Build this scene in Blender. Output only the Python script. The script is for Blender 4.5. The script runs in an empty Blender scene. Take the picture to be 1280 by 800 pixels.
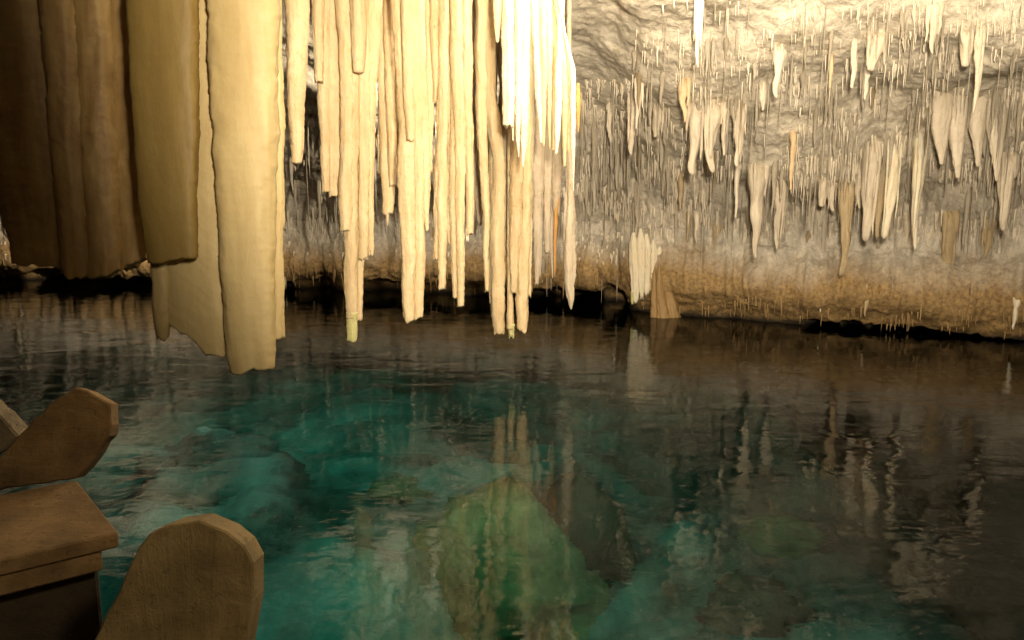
import bpy, bmesh, math, random
import numpy as np
from mathutils import Vector
from mathutils.bvhtree import BVHTree

random.seed(7)
rng = np.random.default_rng(7)
SC = bpy.context.scene
COL = SC.collection
R = math.radians

# ------------------------------------------------------------------ camera
CAM_H = 2.0
TILT = math.atan(160 / 960)
cam = bpy.data.cameras.new('camera')
cam.lens = 27.0
cam.sensor_width = 36.0
cam.clip_start = 0.05
cam.clip_end = 400
camo = bpy.data.objects.new('camera', cam)
camo.location = (0, 0, CAM_H)
camo.rotation_euler = (math.pi / 2 - TILT, 0, 0)
COL.objects.link(camo)
SC.camera = camo

# ------------------------------------------------------------------ world, exposure
w = bpy.data.worlds.new('World')
SC.world = w
w.use_nodes = True
wn = w.node_tree
bg = wn.nodes['Background']
sky = wn.nodes.new('ShaderNodeTexSky')
sky.sky_type = 'NISHITA'
sky.sun_disc = False
sky.sun_elevation = R(35)
sky.sun_rotation = R(250)
wn.links.new(sky.outputs[0], bg.inputs[0])
bg.inputs[1].default_value = 0.06
SC.view_settings.view_transform = 'Standard'
SC.view_settings.look = 'None'
SC.view_settings.exposure = 0.0
SC.view_settings.gamma = 1
SC.render.engine = 'CYCLES'
SC.cycles.use_denoising = True
SC.cycles.max_bounces = 8
SC.cycles.diffuse_bounces = 4
SC.cycles.glossy_bounces = 3
SC.cycles.transmission_bounces = 4
SC.cycles.transparent_max_bounces = 8
SC.cycles.volume_bounces = 0
SC.cycles.sample_clamp_indirect = 4.0
SC.cycles.caustics_reflective = False
SC.cycles.caustics_refractive = False


def ray(px, py):
    """direction through a pixel of the 1280x800 photo, scaled to unit Y"""
    x, y = (px - 640) / 960, (400 - py) / 960
    c, s = math.cos(TILT), math.sin(TILT)
    d = np.array([x, c + y * s, -s + y * c])
    return d / d[1]


def at(px, py, d):
    return np.array([0, 0, CAM_H]) + ray(px, py) * d


def at_z(px, py, z):
    r = ray(px, py)
    t = (z - CAM_H) / r[2]
    return np.array([0, 0, CAM_H]) + r * t


# ------------------------------------------------------------------ lamps of the cave and added fill lights
def spot(name, loc, target, power, color, size, blend=1.0, radius=0.1):
    l = bpy.data.lights.new(name, 'SPOT')
    l.energy = power
    l.color = color
    l.spot_size = R(size)
    l.spot_blend = blend
    l.shadow_soft_size = radius
    o = bpy.data.objects.new(name, l)
    o.location = loc
    o.rotation_euler = (Vector(target) - Vector(loc)).to_track_quat('-Z', 'Y').to_euler()
    COL.objects.link(o)
    return o


def point(name, loc, power, color, radius=0.1):
    l = bpy.data.lights.new(name, 'POINT')
    l.energy = power
    l.color = color
    l.shadow_soft_size = radius
    o = bpy.data.objects.new(name, l)
    o.location = loc
    COL.objects.link(o)
    return o


WARM = (1.0, 0.84, 0.62)
point('key_lamp', at(785, -45, 6.9), 190, WARM, 0.22)
spot('cave_floodlight', (0.45, 0.3, 2.7), at(810, 85, 9), 4000, WARM, 91, 1.0, 0.22)
spot('back_lamp', (-4.2, 11.0, 3.2), (-10, 14.0, 0.4), 2600, WARM, 95, 1.0, 0.1)
spot('back_lamp', (-1.0, 9.8, 3.75), (-3.6, 15.0, 1.3), 800, WARM, 140, 1.0, 0.15)
spot('back_lamp', (-0.2, 8.9, 3.2), (-0.9, 11.5, 4.0), 110, WARM, 120, 1.0, 0.15)
spot('wall_fill', (3.3, 4.2, 3.9), (2.4, 10.0, 2.4), 430, WARM, 115, 1.0, 0.35)  # added fill light that lifts the right wall against the tubes
spot('walkway_fill', (1.4, -0.6, 3.4), (-0.85, 1.8, 1.2), 165, (1.0, 0.78, 0.44), 48, 1.0, 0.15)  # added fill light to brighten the wooden rail pieces
AQUA = (0.80, 1.0, 0.92)
for k_, (lx, ly, e) in enumerate([(-1.5, 4.0, 42), (1.0, 4.9, 42), (-2.4, 6.0, 30), (0.2, 7.6, 38), (2.2, 4.4, 26), (-0.2, 3.4, 34), (-3.2, 8.2, 60), (-1.4, 8.0, 36)]):
    spot('pool_lamp', (lx, ly, -0.3), (lx, ly + 0.9, -3), e * 0.76, AQUA, 150, 0.9, 0.15)
spot('pool_lamp', (-0.95, 5.0, -0.3), (-0.1, 5.95, -2.0), 20, (1.0, 0.85, 0.5), 110, 0.9, 0.15)

# ------------------------------------------------------------------ noise
_perm = np.arange(256)
rng.shuffle(_perm)
_perm = np.concatenate([_perm, _perm, _perm])
_g = rng.normal(size=(256, 3))
_g /= np.linalg.norm(_g, axis=1)[:, None]


def perlin(p):
    p = np.asarray(p, float)
    i = np.floor(p).astype(int)
    f = p - i
    u = f * f * f * (f * (f * 6 - 15) + 10)
    i &= 255
    out = 0
    for dx in (0, 1):
        for dy in (0, 1):
            for dz in (0, 1):
                h = _perm[_perm[_perm[(i[..., 0] + dx) & 255] + ((i[..., 1] + dy) & 255)] + ((i[..., 2] + dz) & 255)]
                g = _g[h]
                q = f - np.array([dx, dy, dz])
                wgt = ((u[..., 0] if dx else 1 - u[..., 0]) * (u[..., 1] if dy else 1 - u[..., 1])
                       * (u[..., 2] if dz else 1 - u[..., 2]))
                out = out + wgt * (g * q).sum(-1)
    return out * 1.5


def fbm(p, n=4, gain=0.5):
    o, a = 0, 1.0
    p = np.asarray(p, float)
    for k in range(n):
        o = o + a * perlin(p * 2 ** k + 17.3 * k)
        a *= gain
    return o


def ridged(p, n=3):
    o, a = 0, 1.0
    p = np.asarray(p, float)
    for k in range(n):
        o = o + a * (1 - 2 * np.abs(perlin(p * 2 ** k + 31.7 * k)))
        a *= 0.5
    return o


def sstep(a, b, x):
    t = np.clip((x - a) / (b - a), 0, 1)
    return t * t * (3 - 2 * t)


# ------------------------------------------------------------------ materials
def new_mat(name):
    m = bpy.data.materials.new(name)
    m.use_nodes = True
    nt = m.node_tree
    nt.nodes.clear()
    out = nt.nodes.new('ShaderNodeOutputMaterial')
    return m, nt, out


class NB:
    """small node helper"""
    def __init__(s, nt):
        s.nt = nt

    def n(s, t, **kw):
        nd = s.nt.nodes.new(t)
        for k, v in kw.items():
            setattr(nd, k, v)
        return nd

    def lk(s, a, b):
        s.nt.links.new(a, b)

    def mapping(s, scale, coord='Object'):
        tc = s.n('ShaderNodeTexCoord')
        mp = s.n('ShaderNodeMapping')
        mp.inputs['Scale'].default_value = scale
        s.lk(tc.outputs[coord], mp.inputs[0])
        return mp.outputs[0]

    def noise(s, vec, scale, detail=5, rough=0.55, dist=0.0):
        nd = s.n('ShaderNodeTexNoise')
        nd.inputs['Scale'].default_value = scale
        nd.inputs['Detail'].default_value = detail
        nd.inputs['Roughness'].default_value = rough
        nd.inputs['Distortion'].default_value = dist
        s.lk(vec, nd.inputs['Vector'])
        return nd.outputs[0]

    def ramp(s, fac, stops):
        nd = s.n('ShaderNodeValToRGB')
        e = nd.color_ramp.elements
        while len(e) < len(stops):
            e.new(0.5)
        for el, (p, c) in zip(e, stops):
            el.position = p
            el.color = (*c, 1) if len(c) == 3 else c
        s.lk(fac, nd.inputs[0])
        return nd.outputs[0]

    def mix(s, fac, a, b, blend='MIX'):
        nd = s.n('ShaderNodeMix', data_type='RGBA', blend_type=blend)
        for sock, v in ((nd.inputs[0], fac), (nd.inputs[6], a), (nd.inputs[7], b)):
            if hasattr(v, 'links'):
                s.lk(v, sock)
            elif isinstance(v, (int, float)):
                sock.default_value = v
            else:
                sock.default_value = (*v, 1)
        return nd.outputs[2]

    def math(s, op, a, b=None):
        nd = s.n('ShaderNodeMath', operation=op)
        for sock, v in zip(nd.inputs, (a, b)):
            if v is None:
                continue
            if hasattr(v, 'links'):
                s.lk(v, sock)
            else:
                sock.default_value = v
        return nd.outputs[0]

    def bump(s, h, strength, dist, normal=None):
        nd = s.n('ShaderNodeBump')
        nd.inputs['Strength'].default_value = strength
        nd.inputs['Distance'].default_value = dist
        s.lk(h, nd.inputs['Height'])
        if normal is not None:
            s.lk(normal, nd.inputs['Normal'])
        return nd.outputs[0]


def calcite(name, pale, dark, stain, sss=0.25, rough=0.6, vein=0.0, stain_amt=0.5, grain=1.0):
    m, nt, out = new_mat(name)
    b = NB(nt)
    v = b.mapping((1, 1, 1))
    vs = b.mapping((1, 1, 0.12))
    streak = b.noise(vs, 14, 4)
    blot = b.noise(v, 3.5, 6, 0.6, 0.4)
    c = b.mix(b.ramp(streak, [(0.35, (0, 0, 0)), (0.68, (1, 1, 1))]), dark, pale)
    c = b.mix(b.math('MULTIPLY', b.ramp(blot, [(0.5, (0, 0, 0)), (0.75, (1, 1, 1))]), stain_amt), c, stain)
    speck = b.noise(b.mapping((1, 1, 0.6)), 24, 6, 0.7)
    c = b.mix(b.math('MULTIPLY', b.ramp(speck, [(0.34, (1, 1, 1)), (0.46, (0, 0, 0))]), 0.45 * grain), c, stain)
    cloud = b.noise(b.mapping((1, 1, 0.5)), 1.7, 5, 0.6, 0.8)
    c = b.mix(b.math('MULTIPLY', b.ramp(cloud, [(0.42, (0, 0, 0)), (0.6, (1, 1, 1))]), stain_amt * 0.9), c, dark)
    if vein:
        vo = b.n('ShaderNodeTexVoronoi', feature='DISTANCE_TO_EDGE')
        vo.inputs['Scale'].default_value = 2.0
        wv = b.n('ShaderNodeVectorMath', operation='ADD')
        b.lk(v, wv.inputs[0])
        nz = b.n('ShaderNodeTexNoise')
        nz.inputs['Scale'].default_value = 4.0
        nz.inputs['Detail'].default_value = 4
        b.lk(v, nz.inputs['Vector'])
        b.lk(nz.outputs['Color'], wv.inputs[1])
        b.lk(wv.outputs[0], vo.inputs['Vector'])
        f = b.ramp(vo.outputs['Distance'], [(0.0, (1, 1, 1)), (0.016, (0, 0, 0))])
        c = b.mix(b.math('MULTIPLY', b.math('MULTIPLY', f, vein), b.ramp(blot, [(0.46, (0, 0, 0)), (0.6, (1, 1, 1))])), c, tuple(min(0.85, x * 1.35 + 0.08) for x in pale))
    p = b.n('ShaderNodeBsdfPrincipled')
    b.lk(c, p.inputs['Base Color'])
    p.inputs['Roughness'].default_value = rough
    p.inputs['Subsurface Weight'].default_value = sss
    p.inputs['Subsurface Radius'].default_value = (1.0, 0.55, 0.25)
    p.inputs['Subsurface Scale'].default_value = 0.06
    fine = b.noise(v, 60, 4, 0.6)
    med = b.noise(b.mapping((1, 1, 0.5)), 16, 4, 0.6)
    n1 = b.bump(med, 0.7 * grain, 0.018)
    n1 = b.bump(streak, 0.8, 0.02, n1) if grain > 0.5 else n1
    n2 = b.bump(fine, 0.7 * grain, 0.006, n1)
    rg = b.noise(b.mapping((0.7, 0.7, 5)), 5, 3, 0.55, 0.6)
    n2 = b.bump(rg, 0.35, 0.012, n2) if grain > 0.5 else n2
    b.lk(n2, p.inputs['Normal'])
    b.lk(p.outputs[0], out.inputs[0])
    return m


M = {}
M['cream'] = calcite('cream_calcite', (0.70, 0.57, 0.35), (0.56, 0.42, 0.23), (0.46, 0.31, 0.14), stain_amt=0.45)
M['white'] = calcite('white_calcite', (0.88, 0.82, 0.68), (0.78, 0.68, 0.48), (0.66, 0.47, 0.22), stain_amt=0.3)
M['dull'] = calcite('dull_calcite', (0.56, 0.48, 0.36), (0.42, 0.35, 0.25), (0.36, 0.26, 0.14), stain_amt=0.4)
M['pale_slab'] = calcite('pale_slab_calcite', (0.52, 0.41, 0.20), (0.44, 0.335, 0.15), (0.37, 0.26, 0.11), vein=0.0, stain_amt=0.4, grain=0.35)
M['olive'] = calcite('olive_calcite', (0.27, 0.185, 0.05), (0.22, 0.145, 0.035), (0.20, 0.135, 0.035), vein=0.0, stain_amt=0.5, grain=0.35)
M['umber'] = calcite('umber_calcite', (0.52, 0.36, 0.14), (0.38, 0.24, 0.09), (0.22, 0.12, 0.04), vein=0.15, stain_amt=0.6, grain=0.35)
M['rust'] = calcite('rust_calcite', (0.62, 0.34, 0.10), (0.48, 0.24, 0.07), (0.35, 0.18, 0.05))
M['moss'] = calcite('mossy_calcite', (0.66, 0.60, 0.32), (0.52, 0.50, 0.20), (0.28, 0.30, 0.08), stain_amt=0.6)
M['wallstone'] = calcite('drip_stone', (0.74, 0.66, 0.52), (0.58, 0.50, 0.38), (0.42, 0.32, 0.19), sss=0.0, stain_amt=0.4)
M['brownstone'] = calcite('brown_drip_stone', (0.56, 0.45, 0.29), (0.42, 0.32, 0.18), (0.28, 0.21, 0.08), sss=0.0, stain_amt=0.7)


def rock_mat():
    m, nt, out = new_mat('cave_rock')
    b = NB(nt)
    v = b.mapping((1, 1, 1))
    vs = b.mapping((1, 1, 0.35))
    big = b.noise(v, 0.55, 5, 0.6, 0.6)
    med = b.noise(vs, 2.2, 7, 0.62, 1.2)
    fine = b.noise(v, 18, 6, 0.65)
    tc = b.n('ShaderNodeTexCoord')
    sep = b.n('ShaderNodeSeparateXYZ')
    b.lk(tc.outputs['Object'], sep.inputs[0])
    # cream flowstone overhead, bare grey rock on the wall below it
    zz = b.math('ADD', sep.outputs[2], b.math('MULTIPLY', b.math('SUBTRACT', big, 0.5), 4.0))
    c = b.mix(b.ramp(b.math('MULTIPLY', zz, 0.2), [(0.34, (0, 0, 0)), (0.62, (1, 1, 1))]), (0.52, 0.48, 0.40), (0.76, 0.68, 0.53))
    c = b.mix(b.ramp(med, [(0.44, (0, 0, 0)), (0.60, (1, 1, 1))]), c, b.mix(0.4, c, (0.78, 0.71, 0.60)))
    c = b.mix(b.math('MULTIPLY', b.ramp(med, [(0.34, (1, 1, 1)), (0.46, (0, 0, 0))]), 0.5), c, (0.30, 0.28, 0.245))
    c = b.mix(b.math('MULTIPLY', b.ramp(fine, [(0.36, (1, 1, 1)), (0.48, (0, 0, 0))]), 0.35), c, (0.34, 0.28, 0.20))
    crust = b.noise(b.mapping((1, 1, 0.5)), 11, 8, 0.72, 0.6)
    c = b.mix(b.math('MULTIPLY', b.ramp(crust, [(0.52, (0, 0, 0)), (0.62, (1, 1, 1))]), 0.7), c, (0.80, 0.73, 0.60))
    c = b.mix(b.math('MULTIPLY', b.ramp(crust, [(0.36, (1, 1, 1)), (0.46, (0, 0, 0))]), 0.55), c, (0.36, 0.31, 0.24))
    # rust coloured band just above the water, black tide line at the water
    z = b.math('ADD', sep.outputs[2], b.math('MULTIPLY', b.math('SUBTRACT', b.noise(vs, 1.3, 5), 0.5), 0.9))
    band = b.ramp(b.math('MULTIPLY', z, 0.5), [(0.0, (1, 1, 1)), (0.34, (0.95, 0.95, 0.95)), (0.58, (0, 0, 0))])
    c = b.mix(b.math('MULTIPLY', band, 0.95), c, b.mix(b.ramp(fine, [(0.35, (0, 0, 0)), (0.65, (1, 1, 1))]), (0.17, 0.095, 0.028), (0.42, 0.265, 0.085)))
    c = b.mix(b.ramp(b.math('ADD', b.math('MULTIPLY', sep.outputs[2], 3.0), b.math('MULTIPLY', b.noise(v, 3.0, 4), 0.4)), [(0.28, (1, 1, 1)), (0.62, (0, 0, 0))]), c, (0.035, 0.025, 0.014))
    p = b.n('ShaderNodeBsdfPrincipled')
    b.lk(c, p.inputs['Base Color'])
    p.inputs['Roughness'].default_value = 0.75
    n1 = b.bump(b.noise(v, 8, 9, 0.7, 0.5), 0.5, 0.011)
    wv = b.n('ShaderNodeTexWave')
    wv.inputs['Scale'].default_value = 1.1
    wv.inputs['Distortion'].default_value = 9.0
    wv.inputs['Detail'].default_value = 4
    wv.inputs['Detail Scale'].default_value = 1.3
    b.lk(b.mapping((0.5, 0.9, 1.6)), wv.inputs['Vector'])
    n1 = b.bump(wv.outputs['Fac'], 0.15, 0.010, n1)
    for sc_, dist_ in ((9, 0.012), (22, 0.007)):
        vo = b.n('ShaderNodeTexVoronoi', feature='SMOOTH_F1')
        vo.inputs['Scale'].default_value = sc_
        wp = b.n('ShaderNodeVectorMath', operation='ADD')
        nz = b.n('ShaderNodeTexNoise')
        nz.inputs['Scale'].default_value = sc_ * 0.6
        b.lk(v, nz.inputs['Vector'])
        b.lk(b.mapping((1, 1, 0.55)), wp.inputs[0])
        b.lk(nz.outputs['Color'], wp.inputs[1])
        b.lk(wp.outputs[0], vo.inputs['Vector'])
        n1 = b.bump(b.math('MULTIPLY', vo.outputs['Distance'], -1.0), 0.7, dist_, n1)
    n2 = b.bump(fine, 0.9, 0.012, n1)
    b.lk(n2, p.inputs['Normal'])
    b.lk(p.outputs[0], out.inputs[0])
    return m


M['amber'] = calcite('amber_drip_stone', (0.70, 0.56, 0.36), (0.60, 0.44, 0.25), (0.46, 0.29, 0.12), sss=0.0)
M['paledrip'] = calcite('pale_drip_stone', (0.82, 0.75, 0.62), (0.70, 0.62, 0.48), (0.52, 0.40, 0.24), sss=0.0, stain_amt=0.4)
M['ribstone'] = calcite('rust_rib_stone', (0.42, 0.29, 0.13), (0.32, 0.20, 0.08), (0.22, 0.15, 0.05), sss=0.0, stain_amt=0.7)
M['rock'] = rock_mat()


def bed_mat(name, lo, hi, green):
    m, nt, out = new_mat(name)
    b = NB(nt)
    v = b.mapping((1, 1, 1))
    big = b.noise(v, 0.7, 6, 0.6, 0.5)
    fine = b.noise(v, 6, 6, 0.65)
    c = b.mix(b.ramp(big, [(0.4, (0, 0, 0)), (0.6, (1, 1, 1))]), lo, hi)
    c = b.mix(b.math('MULTIPLY', b.ramp(fine, [(0.4, (0, 0, 0)), (0.65, (1, 1, 1))]), 0.6), c, green)
    p = b.n('ShaderNodeBsdfPrincipled')
    b.lk(c, p.inputs['Base Color'])
    p.inputs['Roughness'].default_value = 0.9
    b.lk(b.bump(fine, 0.8, 0.05), p.inputs['Normal'])
    b.lk(p.outputs[0], out.inputs[0])
    return m


M['bed'] = bed_mat('pool_silt', (0.10, 0.10, 0.07), (0.62, 0.60, 0.48), (0.35, 0.33, 0.22))
M['darkstone'] = bed_mat('dark_sunken_stone', (0.07, 0.055, 0.03), (0.16, 0.13, 0.07), (0.10, 0.10, 0.04))
M['sunken'] = bed_mat('sunken_stone', (0.30, 0.20, 0.08), (0.66, 0.46, 0.20), (0.20, 0.16, 0.05))


def water_mat():
    m, nt, out = new_mat('clear_pool_water')
    b = NB(nt)
    v = b.mapping((1, 1, 1))
    v2 = b.mapping((0.55, 1.0, 1))
    h1 = b.noise(v2, 1.6, 3, 0.5, 0.6)
    h2 = b.noise(v2, 6.0, 3, 0.55, 0.4)
    n1 = b.bump(h1, 1.0, 0.013)
    n2 = b.bump(h2, 1.0, 0.0032, n1)
    fr = b.n('ShaderNodeFresnel')
    fr.inputs['IOR'].default_value = 1.33
    b.lk(n2, fr.inputs['Normal'])
    gl = b.n('ShaderNodeBsdfGlossy')
    gl.inputs['Roughness'].default_value = 0.03
    b.lk(n2, gl.inputs['Normal'])
    tr = b.n('ShaderNodeBsdfRefraction')
    tr.inputs['IOR'].default_value = 1.33
    tr.inputs['Roughness'].default_value = 0.02
    b.lk(n2, tr.inputs['Normal'])
    ms = b.n('ShaderNodeMixShader')
    b.lk(fr.outputs[0], ms.inputs[0])
    b.lk(tr.outputs[0], ms.inputs[1])
    b.lk(gl.outputs[0], ms.inputs[2])
    b.lk(ms.outputs[0], out.inputs['Surface'])
    va = b.n('ShaderNodeVolumeAbsorption')
    va.inputs['Color'].default_value = (0.03, 0.76, 0.71, 1)
    va.inputs['Density'].default_value = 0.5
    b.lk(va.outputs[0], out.inputs['Volume'])
    return m


M['water'] = water_mat()


def wood_mat(name, a, c2, axis):
    m, nt, out = new_mat(name)
    b = NB(nt)
    sc = [9, 9, 9]
    sc[axis] = 0.8
    v = b.mapping(tuple(sc))
    g = b.mix(0.6, b.noise(v, 2.2, 9, 0.7, 2.0), b.noise(b.mapping((1, 1, 1)), 14, 9, 0.75, 1.0))
    blot = b.noise(b.mapping((1, 1, 1)), 5, 5, 0.6)
    c = b.mix(b.ramp(g, [(0.35, (0, 0, 0)), (0.65, (1, 1, 1))]), a, c2)
    c = b.mix(b.math('MULTIPLY', b.ramp(blot, [(0.42, (0, 0, 0)), (0.62, (1, 1, 1))]), 0.75), c, tuple(x * 0.45 for x in a))
    c = b.mix(b.math('MULTIPLY', b.ramp(b.noise(b.mapping((1, 1, 1)), 40, 6, 0.7), [(0.35, (1, 1, 1)), (0.45, (0, 0, 0))]), 0.6), c, tuple(x * 0.3 for x in a))
    p = b.n('ShaderNodeBsdfPrincipled')
    b.lk(c, p.inputs['Base Color'])
    p.inputs['Roughness'].default_value = 0.8
    n1 = b.bump(g, 0.9, 0.012)
    b.lk(b.bump(b.noise(b.mapping((1, 1, 1)), 90, 4, 0.6), 0.4, 0.003, n1), p.inputs['Normal'])
    b.lk(p.outputs[0], out.inputs[0])
    return m


M['wood'] = wood_mat('damp_wood', (0.24, 0.15, 0.07), (0.36, 0.24, 0.12), 0)
M['wood_up'] = wood_mat('worn_wood', (0.27, 0.20, 0.10), (0.38, 0.29, 0.15), 2)
M['greywood'] = wood_mat('grey_wood', (0.25, 0.20, 0.14), (0.36, 0.30, 0.21), 0)


# ------------------------------------------------------------------ object helpers
def mesh_obj(name, verts, faces, mat, origin=(0, 0, 0), parent=None, smooth=True):
    me = bpy.data.meshes.new(name)
    v = np.asarray(verts, float) - np.asarray(origin, float)
    me.from_pydata(v.tolist(), [], faces)
    me.update()
    if smooth:
        me.polygons.foreach_set('use_smooth', [True] * len(me.polygons))
    me.materials.append(mat)
    o = bpy.data.objects.new(name, me)
    o.location = origin
    COL.objects.link(o)
    if parent is not None:
        o.parent = parent
        o.location = np.asarray(origin) - np.asarray(parent.location)
    return o


def tag(o, label=None, cat=None, group=None, kind=None):
    if label: o['label'] = label
    if cat: o['category'] = cat
    if group: o['group'] = group
    if kind: o['kind'] = kind
    return o


def empty(name, loc):
    o = bpy.data.objects.new(name, None)
    o.location = loc
    o.empty_display_size = 0.1
    COL.objects.link(o)
    return o


def grid_faces(rows, cols, wrap=False):
    i, j = np.meshgrid(np.arange(rows - 1), np.arange(cols if wrap else cols - 1), indexing='ij')
    j2 = (j + 1) % cols
    f = np.stack([i * cols + j, i * cols + j2, (i + 1) * cols + j2, (i + 1) * cols + j], -1)
    return f.reshape(-1, 4)


# ------------------------------------------------------------------ the cave shell
WL = [(-400, 352), (-150, 349), (0, 349), (100, 352), (360, 362), (450, 366), (600, 371), (700, 374), (760, 378), (800, 388),
      (850, 394), (950, 402), (1100, 412), (1280, 424), (1500, 440)]
wl_t, wl_r = [], []
for px, py in WL:
    p = at_z(px, py, 0)
    wl_t.append(math.atan2(p[0], p[1]))
    wl_r.append(math.hypot(p[0], p[1]))


def W(th):
    """waterline radius for an azimuth (0 = straight ahead)"""
    t = np.concatenate([[-math.pi, -1.9, -1.3], wl_t, [1.2, 1.9, math.pi]])
    r = np.concatenate([[7.0, 8.0, 14.0], wl_r, [8.5, 7.0, 7.0]])
    return np.interp(th, t, r)


SEC = np.array([  # fraction of the waterline radius, height
    (1.06, -4.2), (1.04, -1.5), (1.01, -0.3), (1.0, 0.0), (0.985, 0.25), (0.975, 0.5), (0.985, 0.8), (1.005, 1.1), (1.01, 1.5), (0.99, 1.8),
    (0.945, 2.2), (0.89, 2.6), (0.84, 3.0), (0.77, 3.45), (0.70, 3.9), (0.62, 4.3), (0.52, 4.7), (0.40, 5.1), (0.22, 5.4), (0.02, 5.5)])
sl = np.concatenate([[0], np.cumsum(np.hypot(np.diff(SEC[:, 0]) * 12, np.diff(SEC[:, 1])))])
th = np.unique(np.concatenate([np.linspace(-0.72, 0.72, 820), np.linspace(-math.pi, math.pi, 240)]))
th = th[:-1]
sv = np.unique(np.concatenate([np.linspace(0, sl[2], 8), np.linspace(sl[2], sl[15], 330), np.linspace(sl[15], sl[-1], 50)]))
TH, S = np.meshgrid(th, sv)
FR = np.interp(S, sl, SEC[:, 0])
Z = np.interp(S, sl, SEC[:, 1])
k = 9
ker = np.ones(k) / k
for A in (FR, Z):
    A[:] = np.apply_along_axis(lambda c: np.convolve(np.pad(c, k // 2, mode='edge'), ker, 'valid'), 0, A)
RW = W(TH)
RAD = FR * RW
X, Y = np.sin(TH) * RAD, np.cos(TH) * RAD
P = np.stack([X, Y, Z], -1)
# normals of the smooth shell, pointing inwards
du = np.gradient(P, axis=1)
dv = np.gradient(P, axis=0)
N = np.cross(du, dv)
N /= np.linalg.norm(N, axis=-1, keepdims=True) + 1e-9
toC = np.array([0, 2, 2.0]) - P
N *= np.sign((N * toC).sum(-1, keepdims=True))
arc = np.stack([TH * RW, S, 0 * S], -1)
wall = sstep(0.4, 1.0, Z) * 1.0
disp = 0.30 * fbm(P * 0.45, 3) + 0.03 * ridged(P * np.array([0.9, 0.9, 0.7]) + 5, 2) - 0.05
disp += 0.035 * fbm(P * 2.0 + 9, 4, 0.55)
# vertical flow columns on the wall part, swirled flowstone on the ceiling part
steep = 1 - sstep(2.2, 3.2, Z)
colz = ridged(np.stack([arc[..., 0] * 1.7, Z * 0.30 + 0.3 * perlin(P * 0.8), 0 * Z + 3.1], -1), 3)
disp += steep * 0.10 * colz * sstep(0.15, 0.6, Z)
fine = ridged(np.stack([arc[..., 0] * 7.0, Z * 1.1, 0 * Z + 1.7], -1), 2)
disp += (0.25 + 0.75 * steep) * 0.030 * fine * sstep(0.0, 0.3, Z)
warp = fbm(P * 0.7 + 40, 2)
swirl = np.sin((Z * 3.2 + Y * 1.2 + X * 0.7 + 2.6 * warp) * 2.4)
disp += (1 - steep) * (0.004 * swirl + 0.006 * ridged(P * 3.1 + 3, 3))
disp += 0.012 * fbm(P * 9.0 + 11, 2, 0.7)
disp *= sstep(-3.5, 0.3, Z) * 0.9 + 0.1
damp = 0.55 + 0.45 * sstep(-0.2, 0.9, Z)
disp += 0.06 * ridged(P * np.array([1.6, 1.6, 2.4]) + 21, 3) * (1 - sstep(0.5, 1.0, Z))
disp *= damp
# undercut at the water: deep dark notch in the middle, a thin one on the right
azpx = 640 + 960 * np.tan(np.clip(TH, -1.2, 1.2))
notch = 0.9 * (sstep(585, 610, azpx) - sstep(772, 790, azpx)) * (0.55 + 0.9 * perlin(np.stack([azpx / 37., 0 * Z, 0 * Z], -1)))
top = 0.27 + 0.13 * perlin(np.stack([azpx / 23., 0 * Z + 2, 0 * Z], -1)) + 0.1 * sstep(740, 770, azpx)
thin = 0.5 * sstep(1000, 1030, azpx) * (0.7 + perlin(np.stack([azpx / 30., 0 * Z + 7, 0 * Z], -1)))
topt = 0.10 + 0.05 * perlin(np.stack([azpx / 12., 0 * Z + 4, 0 * Z], -1))
left = 0.6 * (1 - sstep(555, 590, azpx)) * np.clip(0.5 + 1.3 * perlin(np.stack([azpx / 45., 0 * Z + 9, 0 * Z], -1)), 0, 1.2)
topl = 0.24 + 0.12 * perlin(np.stack([azpx / 21., 0 * Z + 5, 0 * Z], -1))
disp -= np.clip(notch, 0, 2) * (1 - sstep(top - 0.05, top + 0.05, Z)) * 1.3
disp -= np.clip(thin, 0, 2) * (1 - sstep(topt - 0.03, topt + 0.03, Z))
disp -= np.clip(left, 0, 2) * (1 - sstep(topl - 0.05, topl + 0.05, Z))
P2 = P + N * disp[..., None]
# close seams of the ring
cave_v = P2.reshape(-1, 3)
cave_f = grid_faces(len(sv), len(th), wrap=True).tolist()
cave = tag(mesh_obj('cave_wall', cave_v, cave_f, M['rock']), kind='structure')
cave_bvh = BVHTree.FromPolygons([tuple(v) for v in cave_v], cave_f)


def cast(origin, direction):
    h = cave_bvh.ray_cast(Vector(origin), Vector(direction))
    return None if h[0] is None else np.array(h[0])


def cast_px(px, py):
    return cast((0, 0, CAM_H), ray(px, py))


# ------------------------------------------------------------------ pool
gx, gy = np.meshgrid(np.linspace(-20, 16, 240), np.linspace(-9, 22, 240))
gp = np.stack([gx, gy, 0 * gx], -1)
gz = -3.0 + 0.55 * fbm(gp * 0.35 + 3, 4) + 0.25 * ridged(gp * 0.9, 3)
gz += 0.8 * np.exp(-(((gx + 2.2) / 1.6) ** 2 + ((gy - 6.0) / 1.3) ** 2))
gz -= 1.0 * np.exp(-(((gx + 0.1) / 1.3) ** 2 + ((gy - 4.5) / 1.0) ** 2))
gz += 0.10 * ridged(gp * 2.6 + 2, 3)
gz += 0.3 * np.exp(-(((gx - 1.7) / 1.3) ** 2 + ((gy - 6.6) / 0.9) ** 2))
gz -= 1.5 * sstep(3.0, 5.0, gx)
tag(mesh_obj('pool_bed', np.stack([gx, gy, gz], -1).reshape(-1, 3), grid_faces(240, 240).tolist(), M['bed']), kind='structure')
bmw = bmesh.new()
bmesh.ops.create_cube(bmw, size=1)
bmesh.ops.scale(bmw, vec=(44, 40, 8), verts=bmw.verts)
bmesh.ops.translate(bmw, vec=(-1, 6, -4), verts=bmw.verts)
wme = bpy.data.meshes.new('pool_water')
bmw.to_mesh(wme)
wme.materials.append(M['water'])
water = bpy.data.objects.new('pool_water', wme)
COL.objects.link(water)
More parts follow.
